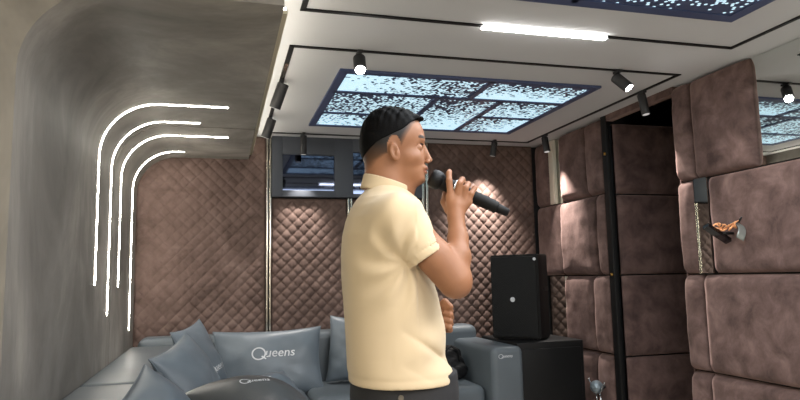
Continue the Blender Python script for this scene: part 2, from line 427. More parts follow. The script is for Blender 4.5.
ceiling_panel('ceiling_light_panel', .620, 2.250, 3.375, 4.700,
    [(.65, 2.22, 3.765, 3.810), (.65, 1.32, 4.275, 4.315), (1.76, 2.22, 4.195, 4.235), (1.515, 1.558, 3.40, 3.78), (1.310, 1.350, 3.80, 4.67), (1.750, 1.792, 3.80, 4.67)],
    [(.655, 1.525, 3.41, 3.775, -.75, .1, .62), (1.55, 2.215, 3.41, 3.775, 0, 1.0, .58), (.655, 1.318, 3.805, 4.285, .4, .2, .45),
     (1.345, 1.758, 3.805, 4.665, .2, .9, .58), (1.785, 2.215, 3.805, 4.205, .1, .5, .55), (1.785, 2.215, 4.228, 4.665, .7, .25, .62), (.655, 1.318, 4.31, 4.665, -.3, .4, .6)],
    'far perforated ceiling light panel split by navy bars, glowing pale blue above the man')
ceiling_panel('ceiling_light_panel', .620, 2.250, 1.000, 2.322,
    [(.65, 2.22, 1.90, 1.93), (1.40, 1.43, 1.93, 2.29)],
    [(.655, 1.40, 1.93, 2.262, .5, -.4, .30), (1.43, 2.215, 1.93, 2.262, -.2, -.8, .42), (.655, 2.215, 1.035, 1.90, 0, 0, .6)],
    'near perforated ceiling light panel cut off by the top of the picture', fr=.06)
# unseen plain lamps added behind the camera to brighten the room
for (x, y, a, b, lab) in ((1.35, .3, 1.5, 1.1, 'large plain unseen ceiling lamp added behind the camera'), (-.1, -.85, .9, .9, 'small plain unseen ceiling lamp added behind the camera')):
    t = tag(obj('added_ceiling_lamp', box(x-a/2-.03, x+a/2+.03, y-b/2-.03, y+b/2+.03, CEIL-.02, CEIL), 'navy'), lab, 'added ceiling lamp')
    obj('diffuser', box(x-a/2, x+a/2, y-b/2, y+b/2, CEIL-.025, CEIL-.02), 'fill_glow', t)

scr = tag(obj('added_wall_screen', box(-.45, 2.25, -1.69, -1.645, .62, 2.08, bev=.005), 'black_gloss', auto=30), 'big unseen wall screen added behind the camera for fill light', 'screen')  # unseen screen, added to throw light forward into the room
obj('added_display', box(-.40, 2.20, -1.645, -1.642, .66, 2.04), 'fill_glow', scr)
# tracks -------------------------------------------------------------------------
RW = .024
def rails(name, segs, lab):
    bm = bmesh.new()
    for (x0, x1, y0, y1) in segs: add_box(bm, x0, x1, y0, y1, CEIL-.006, CEIL-.001)
    return tag(obj(name, bm, 'black_box'), lab, 'lighting track', 'black lighting tracks')
TX0, TX1, TY0, TY1 = .326, 2.572, 3.080, 5.02
tr1 = rails('lighting_track', [(TX0, TX1, TY0-RW/2, TY0+RW/2), (TX0-RW/2, TX0+RW/2, TY0-RW/2, TY1+RW/2), (TX1-RW/2, TX1+RW/2, TY0-RW/2, TY1+RW/2), (TX0, TX1, TY1-RW/2, TY1+RW/2)],
   'far rectangular black lighting track running around the glowing panel')
for (y0, y1) in ((3.33, 3.60),): obj('power_adapter', box(TX0-.010, TX0+.010, y0, y1, CEIL-.010, CEIL-.005), 'steel', tr1)
tr2 = rails('lighting_track', [(TX0, 2.535, 2.632-RW/2, 2.632+RW/2), (2.535-RW/2, 2.535+RW/2, .8, 2.632+RW/2), (TX0-RW/2, TX0+RW/2, .8, 2.632+RW/2)],
   'near black lighting track across the ceiling, holding the white linear light')
o = obj('linear_lamp', box(1.147, 1.795, 2.617, 2.647, CEIL-.016, CEIL-.0065), 'linear_light'); tag(o, 'long white linear lamp set in the near black track', 'linear lamp')

# track spotlights ----------------------------------------------------------------
def spot(x, y, aim, lab, watts=0, stem=.05, L=.105, r=.026, cone=50, blend=.7, lit='lens_dim', col=(1, .93, .86)):
    t = empty('track_spotlight', (x, y, CEIL-.006)); tag(t, lab, 'spotlight', 'black track spotlights')
    obj('adapter', box(-.012, .012, -.03, .03, -.012, 0), 'lamp_black', t)
    obj('stem', tube([(0, 0, -.010), (0, 0, -stem-.02)], .006, 8), 'lamp_black', t, smooth=True)
    d = Vector(aim).normalized(); p0 = Vector((0, 0, -stem))-d*L*.25; p1 = p0+d*L
    bm = bmesh.new(); add_tube(bm, [p0, p0+d*.004, p1-d*.003, p1], [r*.9, r, r, r*.93], 24)
    obj('lamp_head', bm, 'lamp_black', t, auto=35)
    obj('lens', tube([p1, p1+d*.002], r*.78, 20), lit, t)
    if watts:
        ld = bpy.data.lights.new('spot_beam', 'SPOT'); ld.energy = watts; ld.spot_size = R_(cone); ld.spot_blend = blend; ld.shadow_soft_size = .018; ld.color = col
        lo = bpy.data.objects.new('spot_beam', ld); C.objects.link(lo); lo.parent = t; lo.location = p1+d*.006
        lo.rotation_euler = d.to_track_quat('-Z', 'Y').to_euler()
    return t
def toward(x, y, z, fx, fy, fz=CEIL-.06): return (x-fx, y-fy, z-fz)
spot(.665, TY0, (-.08, -.55, -.75), 'lit black spotlight hanging left of the man, shining at the camera', 16, lit='lens_lit', cone=70, L=.10, r=.032)
spot(2.165, TY0, (.42, -.50, -.70), 'lit black spotlight near the right corner of the far track', 16, lit='lens_lit', cone=70, L=.11, r=.031)
spot(TX1, 3.42, (.10, -.12, -.97), 'dark cylinder spotlight on the right side rail near the doorway', 60, L=.135, r=.027, cone=52)
spot(TX1, 4.70, (.05, -.14, -.99), 'dark cylinder spotlight on the right side rail before the mirror strip', 130, L=.125, r=.027, cone=64, blend=1)
spot(TX0, 3.66, (-.30, .25, -.90), 'upper of two black spotlights on the left side rail', 22, cone=70, L=.15, r=.033)
spot(TX0, 4.50, (-.30, .20, -.92), 'lower of two black spotlights on the left side rail, by the soffit corner', 22, cone=70, L=.14, r=.033)
spot(.617, TY1-.04, (0, .14, -1), 'black cylinder spotlight on the far rail, hanging before the dark window', 60, stem=.055, L=.15, cone=60)
spot(2.235, TY1-.05, (-.10, .22, -1), 'black cylinder spotlight on the far rail, above the bright patch of quilted wall', 150, stem=.045, L=.12, cone=80, blend=1)

# LED strips on the plaster --------------------------------------------------------
for (y, zb, xe, lab) in ((3.61, -.012, .030, 'outermost glowing white strip lamp curving from left wall to soffit'),
                    (4.01, -.185, -.133, 'second glowing strip lamp from outside, shorter on the soffit and longer on the wall'),
                    (4.39, -.030, .038, 'third glowing strip lamp from outside on the curved plaster'),
                    (4.95, -.338, -.270, 'innermost glowing strip lamp, nearest the quilted wall and reaching lowest')):
    p = prof(24, xe, .003, zb+EYE)
    bm = bmesh.new(); hw = .006
    q = prof(24, xe, -.001, zb+EYE)
    ring = [[bm.verts.new((a[0], y-hw, a[1])), bm.verts.new((a[0], y+hw, a[1])), bm.verts.new((b[0], y+hw, b[1])), bm.verts.new((b[0], y-hw, b[1]))] for a, b in zip(p, q)]
    for a, b in zip(ring[:-1], ring[1:]):
        for i in range(4): bm.faces.new((a[i], a[(i+1) % 4], b[(i+1) % 4], b[i]))
    bm.faces.new(ring[0]); bm.faces.new(ring[-1]); bmesh.ops.recalc_face_normals(bm, faces=bm.faces)
    tag(obj('strip_lamp', bm, 'strip_light'), lab, 'strip lamp', 'curved strip lamps on the plaster')

# ------------------------------------------------------------------ sofa
sofa = empty('corner_sofa', (.6, 4.6, 0)); tag(sofa, 'large grey blue leather corner sofa along the left and back walls', 'sofa')
SO = (-.6, -4.6, 0)
def sp(name, bm, m='leather'): return obj(name, bm, m, sofa, auto=50, loc=SO)
zl, zb = EYE-.452, EYE-.400
# left run: ledge-like backrest in two lengths, seats in two lengths
for (a, b) in ((1.55, 3.195), (3.205, 4.93)):
    sp('backrest', box(XL+.005, -.27, a, b, .12, zl, bev=.035, seg=5))
for (a, b) in ((1.55, 3.0), (3.01, 4.25)):
    sp('seat_cushion', box(-.30, .40, a, b, .20, .46, bev=.05, seg=5))
sp('base', box(-.55, .38, 1.6, 5.0, .03, .21, bev=.01))
# back run
sp('backrest', box(-.56, 2.005, 4.905, 5.165, .12, zb, bev=.06, seg=6))
for (a, b) in ((-.29, .58), (.59, 1.20), (1.21, 1.79)):
    sp('seat_cushion', box(a, b, 4.26, 4.93, .20, .455, bev=.055, seg=5))
sp('base', box(-.5, 1.98, 4.30, 5.10, .03, .21, bev=.01))
arm = sp('armrest', box(1.795, 2.035, 4.16, 5.08, .03, EYE-.50, bev=.045, seg=6))
for (x, y) in ((-.5, 1.7), (.3, 1.7), (1.95, 4.3), (1.95, 5.0), (-.5, 5.0)):
    obj('foot', box(x-.03, x+.03, y-.03, y+.03, 0, .04), 'black_metal', sofa, loc=SO)

# logo mesh: flat lettering with subdivided faces, returned as bmesh centred at 0 with given width
def lettering(txt, width, second=None, big_first=True):
    def conv(s, size, shear=0.0):
        cu = bpy.data.curves.new('t', 'FONT'); cu.body = s; cu.size = size; cu.shear = shear; cu.offset = .004; cu.align_x = 'LEFT'; cu.resolution_u = 3
        o = bpy.data.objects.new('t', cu); C.objects.link(o); bpy.context.view_layer.update()
        me = bpy.data.meshes.new_from_object(o.evaluated_get(bpy.context.evaluated_depsgraph_get()))
        bpy.data.objects.remove(o); bpy.data.curves.remove(cu); return me
    bm = bmesh.new()
    bm.from_mesh(conv(txt[1:], 1.0, .2))
    xs = [v.co.x for v in bm.verts]
    for v in bm.verts: v.co.x += .95-min(xs)
    # the big round initial: an open ring with a tail
    ring = []
    for r in (.50, .40):
        ring.append([bm.verts.new((.42+r*1.1*math.cos(2*PI*i/32), .28+r*math.sin(2*PI*i/32), 0)) for i in range(32)])
    for i in range(32): bm.faces.new((ring[0][i], ring[0][(i+1) % 32], ring[1][(i+1) % 32], ring[1][i]))
    v = [bm.verts.new(p) for p in ((.60, .05, 0), (.68, .12, 0), (1.0, -.12, 0), (.93, -.19, 0))]; bm.faces.new(v)
    bmesh.ops.triangulate(bm, faces=bm.faces)
    bmesh.ops.subdivide_edges(bm, edges=[e for e in bm.edges if e.calc_length() > .12], cuts=2)
    xs = [v.co.x for v in bm.verts]; ys = [v.co.y for v in bm.verts]; s = width/(max(xs)-min(xs))
    for v in bm.verts: v.co = Vector(((v.co.x-(max(xs)+min(xs))/2)*s, (v.co.y-(max(ys)+min(ys))/2)*s, 0))
    return bm
bm = lettering('Queens', .105); bm.transform(Matrix(((1, 0, 0, 1.895), (0, 0, -1, 4.1590), (0, 1, 0, .658), (0, 0, 0, 1))))
obj('lettering', bm, 'white_print', arm)

# cushions: local X width, Y height, Z thickness (front +Z)
def cush_z(x, y, w_, h_, T, seed):
    u, v = x/(w_/2), y/(h_/2)
    u = max(-1, min(1, u)); v = max(-1, min(1, v))
    b = (max(0, 1-u*u)**.45)*(max(0, 1-v*v)**.45)
    n_ = noise.noise(Vector((x*9+seed, y*9, seed*1.7)))*.012+noise.noise(Vector((x*5, y*20+x*12, seed)))*.007
    return T/2*b+n_*b
def cushion(loc, rot, w_, h_, T, lab, seed, logo=None, m='cushion_leather', name='cushion'):
    N = 30; t = np.linspace(-1, 1, N+1); s = np.sin(t*PI/2)
    bm = bmesh.new(); sides = []
    for sg in (1, -1):
        vv = [[None]*(N+1) for _ in range(N+1)]
        for i in range(N+1):
            for jn in range(N+1):
                u, v = s[i], s[jn]
                x = u*w_/2*(1-.07*(1-v*v)); y = v*h_/2*(1-.09*(1-u*u))
                z = sg*cush_z(u*w_/2, v*h_/2, w_, h_, T, seed+sg)
                sag = noise.noise(Vector((u*1.3+seed, v*1.3, 0)))*.015
                vv[i][jn] = bm.verts.new((x, y, z+sag))
        for i in range(N):
            for jn in range(N):
                q = (vv[i][jn], vv[i+1][jn], vv[i+1][jn+1], vv[i][jn+1]); bm.faces.new(q if sg > 0 else q[::-1])
        sides.append(vv)
    bmesh.ops.remove_doubles(bm, verts=bm.verts, dist=.0008)
    o = obj(name, bm, m, smooth=True); o.location = loc
    if isinstance(rot, Matrix): o.rotation_euler = rot.to_euler()
    else: o.rotation_euler = rot
    # piping round the edge
    pts = []
    ring = [(s[i], -1) for i in range(N)]+[(1, s[i]) for i in range(N)]+[(s[N-i], 1) for i in range(N)]+[(-1, s[N-i]) for i in range(N)]
    for (u, v) in ring+[ring[0]]:
        pts.append((u*w_/2*(1-.07*(1-v*v)), v*h_/2*(1-.09*(1-u*u)), noise.noise(Vector((u*1.3+seed, v*1.3, 0)))*.015))
    obj('piping', tube(pts, .0035, 6, caps=False), m, o, smooth=True)
    tag(o, lab, 'cushion', 'leather cushions on the sofa')
    if logo:
        lx, ly, lw, la = logo
        b2 = lettering('Queens', lw); ca, sa = math.cos(la), math.sin(la)
        for v in b2.verts:
            x, y = v.co.x*ca-v.co.y*sa+lx, v.co.x*sa+v.co.y*ca+ly
            U, V = x/(w_/2), y/(h_/2)
            for _ in range(6): U = x/(w_/2)/(1-.07*(1-V*V)); V = y/(h_/2)/(1-.09*(1-U*U))
            z = cush_z(U*w_/2, V*h_/2, w_, h_, T, seed+1)+noise.noise(Vector((U*1.3+seed, V*1.3, 0)))*.015+.0022
            v.co = Vector((x, y, z))
        obj('lettering', b2, 'white_print', o)
    return o
def frame(nrm, roll=0):
    """rotation whose +Z is nrm and whose +Y is as vertical as possible"""
    z = Vector(nrm).normalized(); x = Vector((0, 0, 1)).cross(z).normalized(); y = z.cross(x)
    m = Matrix((x, y, z)).transposed()
    return m @ Matrix.Rotation(roll, 3, 'Z')
cushion((.335, 4.72, .635), frame((-.02, -1, .30), R_(1)), .76, .47, .17, 'wide grey blue cushion with white lettering against the back of the sofa', 1, (.03, .05, .30, 0))
cushion((.96, 4.72, .70), frame((-.55, -1, .28), R_(0)), .42, .48, .16, 'upright grey blue cushion half hidden behind the man', 2)
cushion((-.11, 4.42, .705), frame((.9, -.42, .42), R_(8)), .42, .50, .15, 'small cushion with white lettering farthest in the sofa corner', 3, (.02, -.08, .22, 0))
cushion((-.145, 3.75, .68), frame((.80, -.42, .50), R_(14)), .46, .46, .18, 'middle cushion leaning on the left backrest with a dark underside', 4)
cushion((-.20, 2.70, .63), frame((.62, -.50, .62), R_(30)), .48, .46, .18, 'nearest light grey blue cushion leaning on the left backrest', 5)
cushion((.22, 3.40, .60), frame((.22, -.55, 1), R_(6)), .46, .42, .15, 'pale cushion lying flat behind the dark grey one, white lettering', 6, (-.02, .10, .20, 0))
cushion((.15, 2.84, .635), frame((.17, -.24, 1), R_(-6)), .52, .54, .33, 'dark grey cushion with white lettering lying in the foreground', 7, (-.03, .02, .13, R_(-10)), m='grey_leather')

# ------------------------------------------------------------------ speaker and subwoofer
tag_sub = tag(obj('subwoofer', box(2.05, 2.585, 4.30, 4.95, .02, EYE-.493, bev=.008), 'black_box', auto=30), 'big black subwoofer box under the loudspeaker, beside the armrest', 'subwoofer')
obj('front_grille', box(2.08, 2.555, 4.288, 4.30, .06, EYE-.54, bev=.004), 'grille', tag_sub, auto=30)
for (x, y) in ((2.12, 4.35), (2.54, 4.35), (2.12, 4.9), (2.54, 4.9)): obj('foot', tube([(x, y, 0), (x, y, .022)], .02), 'black_metal', tag_sub, smooth=False)
spk = empty('loudspeaker', (2.268, 4.62, EYE-.493), (0, 0, R_(-46))); tag(spk, 'black loudspeaker with a white round badge standing on the subwoofer', 'loudspeaker')
W2, DP, HH = .190, .170, .63
bm = bmesh.new()
pr_ = [(-W2, -DP), (W2, -DP), (W2*.99, DP*.35), (W2*.62, DP), (-W2*.62, DP), (-W2*.99, DP*.35)]
a = [bm.verts.new((x, y, .008)) for x, y in pr_]; b = [bm.verts.new((x, y, HH+.008)) for x, y in pr_]
for i in range(6): bm.faces.new((a[i], a[(i+1) % 6], b[(i+1) % 6], b[i]))
bm.faces.new(a[::-1]); bm.faces.new(b); bmesh.ops.recalc_face_normals(bm, faces=bm.faces)
bmesh.ops.bevel(bm, geom=list(bm.edges), offset=.008, segments=3, affect='EDGES')
obj('cabinet', bm, 'black_box', spk, auto=35)
# grille: shallow curved sheet with a fine square relief
gn, gm = 60, 96
X, Z = np.meshgrid(np.linspace(-W2+.012, W2-.012, gn*2), np.linspace(.022, HH-.008, gm*2), indexing='ij')
Y = -DP-.014*(1-(X/W2)**2)-.004+.0016*((np.indices(X.shape)[0] % 4 < 2) ^ (np.indices(X.shape)[1] % 4 < 2))
ed = np.minimum(np.minimum(X+W2-.012, W2-.012-X), np.minimum(Z-.022, HH-.008-Z)) < .002
Y = np.where(ed, -DP+.002, Y)
g = link('grille', grid_mesh(np.stack([X, Y, Z], -1)), 'grille', spk, smooth=False)
obj('badge', tube([(-.01, -DP-.016, .30), (-.01, -DP-.024, .30)], .018, 24), 'white_print', spk)
obj('corner_badge', tube([(W2-.022, -DP-.002, HH-.03), (W2-.022, -DP-.012, HH-.03)], .011, 16), 'white_print', spk)
for sx in (-1, 1): obj('handle', box(sx*(W2-.002)-.004, sx*(W2-.002)+.004, -.05, .05, .36, .39, bev=.003), 'black_metal', spk)
for sx in (-1, 1):
    for s2 in (-1, 1): obj('foot', tube([(sx*.13*(1 if s2 < 0 else .6), s2*.12, 0), (sx*.13*(1 if s2 < 0 else .6), s2*.12, .012)], .014), 'black_metal', spk)

# ------------------------------------------------------------------ wall lamps on the pads
t = empty('flower_wall_lamp', (2.69, 2.90, 1.415)); tag(t, 'wall lamp with copper flowers and a tilted black bar on a velvet pad', 'wall lamp')
mt = Matrix.Translation((-.075, .02, 0)) @ Matrix.Rotation(R_(30), 4, 'Y') @ Matrix.Rotation(R_(-25), 4, 'X')
bm = bmesh.new(); add_box(bm, -.085, .085, -.020, .020, -.013, .013, bev=.004, mtx=mt); obj('black_bar', bm, 'black_gloss', t, auto=30)
obj('bracket', tube([(-.05, .01, 0), (.03, 0, 0)], .008), 'black_metal', t, smooth=True)
bm = bmesh.new()
for (cx, cz, rr, ph) in ((-.075, .042, .020, 0), (-.045, .030, .024, 1), (-.015, .028, .022, 2), (.005, .040, .024, 3)):
    add_tube(bm, [(-.05+.3*cx+.014*math.sin(a), .02-(cx+.075)*1.25-rr*math.cos(a*.7+ph)*(1-a/14), cz+rr*.7*math.sin(a*.7+ph)) for a in range(11)], .0046, 8)
add_tube(bm, [(-.06, .01, .015), (-.06, -.03, .03), (-.055, -.07, .045), (-.05, -.11, .06)], [.005, .006, .005, .003], 8)
obj('copper_flowers', bm, 'copper', t, smooth=True)
bm = bmesh.new()
Q = np.zeros((12, 9, 3))
for i in range(12):
    for jn in range(9):
        a = i/11*1.9-.5; r = .055+.014*jn/8
        Q[i, jn] = (-.05+.035*jn/8+.008*math.sin(a*3), -.045-r*math.cos(a), .0+r*math.sin(a)-.002*jn)
o = link('glass_petal', grid_mesh(Q), 'glass_petal', t); md = o.modifiers.new('s', 'SOLIDIFY'); md.thickness = .004
obj('petal_tip', tube([(-.04, -.10, .055), (-.04, -.125, .078)], [.008, .004]), 'black_metal', t, smooth=True)
t = empty('crystal_ball_lamp', (2.70, 4.20, .400)); tag(t, 'small silver crystal ball wall lamp with two curved arms low by the jamb', 'wall lamp')
bm = bmesh.new(); bmesh.ops.create_icosphere(bm, subdivisions=2, radius=.048)
for v in bm.verts: v.co += Vector((-.085, 0, 0))
obj('crystal_ball', bm, 'crystal', t)
for s in (-1, 1):
    obj('curved_arm', tube([(-.085+.0*a, s*(.02+.055*math.sin(min(a, 1)*1.5)+.08*max(0, a-.8)), -.055+.085*a) for a in [i/10*1.15 for i in range(11)]], [.004]*10+[.007], 8), 'silver', t, smooth=True)
    obj('stem', tube([(-.075, s*.025, -.045), (-.07, s*.027, -.16), (0, s*.027, -.17)], .004, 8), 'silver', t, smooth=True)
obj('mount', tube([(-.04, 0, 0), (.0, 0, 0)], .012), 'black_metal', t, smooth=True)
# ------------------------------------------------------------------ black bag on the sofa
# signed distance modelling helpers: primitives blended on a grid, surface extracted with surface nets
class SDF:
    def __init__(s, lo, hi, h):
        s.lo = np.array(lo, float); s.h = h
        s.n = np.ceil((np.array(hi)-s.lo)/h).astype(int)+1
        s.F = np.full(s.n, 1.0, np.float32)
    def sub(s, lo, hi):
        a = np.clip(np.floor((np.array(lo)-s.lo)/s.h).astype(int), 0, s.n); b = np.clip(np.ceil((np.array(hi)-s.lo)/s.h).astype(int)+1, 0, s.n)
        sl = tuple(slice(x, y) for x, y in zip(a, b))
        ax = [s.lo[i]+s.h*np.arange(a[i], b[i], dtype=np.float32) for i in range(3)]
        return sl, ax[0][:, None, None], ax[1][None, :, None], ax[2][None, None, :]
    def merge(s, sl, d, k, op='u'):
        A = s.F[sl]; d = d.astype(np.float32)
        if op == 'u':
            hh = np.maximum(k-np.abs(A-d), 0)/k if k > 0 else 0
            s.F[sl] = np.minimum(A, d)-(hh*hh*k*.25 if k > 0 else 0)
        else:
            d = -d; hh = np.maximum(k-np.abs(A-d), 0)/k if k > 0 else 0
            s.F[sl] = np.maximum(A, d)+(hh*hh*k*.25 if k > 0 else 0)
    def cone(s, a, b, ra, rb, k=.01, op='u', flat=1.0, fdir=None):
        a = np.array(a, float); b = np.array(b, float); m = max(ra, rb)/min(flat, 1)+k+2*s.h
        sl, X, Y, Z = s.sub(np.minimum(a, b)-m, np.maximum(a, b)+m)
        d = b-a; L2 = max(d@d, 1e-9)
        px, py, pz = X-a[0], Y-a[1], Z-a[2]
        t = np.clip((px*d[0]+py*d[1]+pz*d[2])/L2, 0, 1)
        qx, qy, qz = px-t*d[0], py-t*d[1], pz-t*d[2]
        if fdir is not None:
            f = np.array(fdir, float); f /= np.linalg.norm(f); e = qx*f[0]+qy*f[1]+qz*f[2]; g = (1/flat-1)
            qx, qy, qz = qx+e*f[0]*g, qy+e*f[1]*g, qz+e*f[2]*g
        s.merge(sl, np.sqrt(qx*qx+qy*qy+qz*qz)-(ra+(rb-ra)*t), k, op)
    def ell(s, c, r, k=.01, rot=None, op='u'):
        c = np.array(c, float); r = np.array(r, float); m = r.max()+k+2*s.h
        sl, X, Y, Z = s.sub(c-m, c+m); p = [X-c[0], Y-c[1], Z-c[2]]
        if rot is not None: p = [rot[0][i]*p[0]+rot[1][i]*p[1]+rot[2][i]*p[2] for i in range(3)]
        q = np.sqrt((p[0]/r[0])**2+(p[1]/r[1])**2+(p[2]/r[2])**2)
        g = np.sqrt((p[0]/r[0]**2)**2+(p[1]/r[1]**2)**2+(p[2]/r[2]**2)**2)+1e-6
        s.merge(sl, q*(q-1)/g, k, op)
    def slices(s, tab, k=.01, ang=0, power=2.3, op='u', wave=None):
        """tab rows: z, centre a, centre b, half a, half b"""
        tab = np.array(sorted(tab), float); zc = tab[:, 0]; mx = tab[:, 3:5].max()+.05
        sl, X, Y, Z = s.sub((tab[:, 1].min()-mx, tab[:, 2].min()-mx, zc[0]-.03), (tab[:, 1].max()+mx, tab[:, 2].max()+mx, zc[-1]+.03))
        z = Z[0, 0]; f = lambda i: np.interp(z, zc, tab[:, i])[None, None, :].astype(np.float32)
        ca, cb, ha, hb = f(1), f(2), f(3), f(4)
        x0, y0 = X-ca, Y-cb; c_, s_ = math.cos(ang), math.sin(ang)
        x = x0*c_+y0*s_; y = -x0*s_+y0*c_
        q = (np.abs(x/ha)**power+np.abs(y/hb)**power)**(1/power)
        d = (q-1)*np.minimum(ha, hb)
        if wave is not None: d = d+wave(X, Y, Z)
        d = np.maximum(d, np.maximum(zc[0]-Z, Z-zc[-1]))
        s.merge(sl, d, k, op)
    def mesh(s, name, loc_fn):
        F = s.F; n = F.shape; ins = F < 0
        cnt = np.zeros((n[0]-1, n[1]-1, n[2]-1), np.int8)
        for dx in (0, 1):
            for dy in (0, 1):
                for dz in (0, 1): cnt += ins[dx:n[0]-1+dx, dy:n[1]-1+dy, dz:n[2]-1+dz]
        act = (cnt > 0) & (cnt < 8); I = np.argwhere(act); idx = -np.ones(act.shape, np.int32); idx[act] = np.arange(len(I))
        acc = np.zeros((len(I), 3)); w_ = np.zeros(len(I))
        cor = [(a, b, c) for a in (0, 1) for b in (0, 1) for c in (0, 1)]
        V = {c: F[I[:, 0]+c[0], I[:, 1]+c[1], I[:, 2]+c[2]].astype(float) for c in cor}
        for c in cor:
            for ax in range(3):
                if c[ax] == 0:
                    e = list(c); e[ax] = 1; e = tuple(e); a, b = V[c], V[e]; m = (a < 0) != (b < 0)
                    t = np.where(m, a/np.where(m, a-b, 1), 0); p = np.repeat(np.array([c], float), len(I), 0); p[:, ax] = t
                    acc += p*m[:, None]; w_ += m
        vt = s.lo+s.h*(I+acc/w_[:, None])
        quads = []
        for ax in range(3):
            u, v = (ax+1) % 3, (ax+2) % 3
            A = np.moveaxis(ins, ax, 0); ch = A[:-1] != A[1:]; E = np.argwhere(ch)
            full = np.zeros_like(E); order = [ax]+[x for x in range(3) if x != ax]
            for i, o_ in enumerate(order): full[:, o_] = E[:, i]
            ok = (full[:, u] > 0) & (full[:, v] > 0) & (full[:, u] < n[u]-1) & (full[:, v] < n[v]-1); full = full[ok]
            g = lambda du, dv: idx[tuple((full-np.eye(3, dtype=int)[u]*du-np.eye(3, dtype=int)[v]*dv).T)]
            q = np.stack([g(1, 1), g(0, 1), g(0, 0), g(1, 0)], 1)
            out_ = ins[tuple(full.T)]
            q[~out_] = q[~out_][:, ::-1]; quads.append(q)
        q = np.concatenate(quads)
        # a light tangential smoothing pass
        acc = np.zeros_like(vt); c_ = np.zeros(len(vt))
        for i in range(4):
            for j in (1, 3): np.add.at(acc, q[:, i], vt[q[:, (i+j) % 4]]); np.add.at(c_, q[:, i], 1)
        vt = vt*.5+.5*acc/np.maximum(c_, 1)[:, None]
        me = bpy.data.meshes.new(name); P3 = loc_fn(vt)
        me.vertices.add(len(P3)); me.vertices.foreach_set('co', P3.ravel())
        me.loops.add(q.size); me.loops.foreach_set('vertex_index', q.ravel().astype(np.int32))
        me.polygons.add(len(q)); me.polygons.foreach_set('loop_start', np.arange(0, q.size, 4, dtype=np.int32))
        me.update(calc_edges=True); me.validate()
        return me, vt

g = SDF((-.16, -.16, -.10), (.16, .16, .30), .006)
random.seed(4)
for (x, y, z, a, b, c) in ((0, 0, .08, .11, .07, .10), (.03, .02, .16, .07, .06, .07), (-.05, 0, .14, .06, .05, .09), (.06, -.03, .05, .07, .06, .05), (-.02, -.05, .04, .09, .05, .05)):
    g.ell((x, y, z), (a, b, c), .06)
sl, X, Y, Z = g.sub((-.2, -.2, -.2), (.4, .4, .4))
g.F[sl] += .005*(1-np.abs(np.sin(X*22+Z*38+2*np.sin(Y*20+Z*9))))**2+.003*np.sin(Z*70-X*30+Y*60)
g.merge(sl, np.broadcast_to(Z, g.F.shape)+0.0, .0, 'x')
me, _ = g.mesh('bag', lambda v: v)
bag = link('bag', me, 'bag_black', loc=(1.645, 4.62, .465)); tag(bag, 'crumpled black bag on the sofa seat against the armrest', 'bag')
obj('strap', tube([(-.06, -.05, .12), (-.05, -.07, .20), (0, -.06, .235), (.05, -.06, .20), (.06, -.06, .12)], .008, 8), 'bag_black', bag, smooth=True)

# ------------------------------------------------------------------ the singer
# local frame: a = towards picture right (the way he faces), b = away from the camera, z = up
A_ = Vector((cy_, -sy_, 0)); B_ = Vector((sy_, cy_, 0)); DIST = 1.87
O_ = B_*DIST
def L(px, py, b=0.0):
    d = rgt*((px-400)/F)+up*(-(py-200)/F)+fwd
    t = (DIST+b)/d.dot(B_); p = d*t
    return (p.dot(A_), b, p.z+EYE)
def to_world(v):
    return np.asarray(v)@np.array([list(A_), list(B_), [0, 0, 1]])+np.array([O_.x, O_.y, 0])
def off(p, da=0, db=0, dz=0): return (p[0]+da, p[1]+db, p[2]+dz)
TW = R_(12)          # he faces slightly away from the camera
fa, fb = math.cos(TW), math.sin(TW)
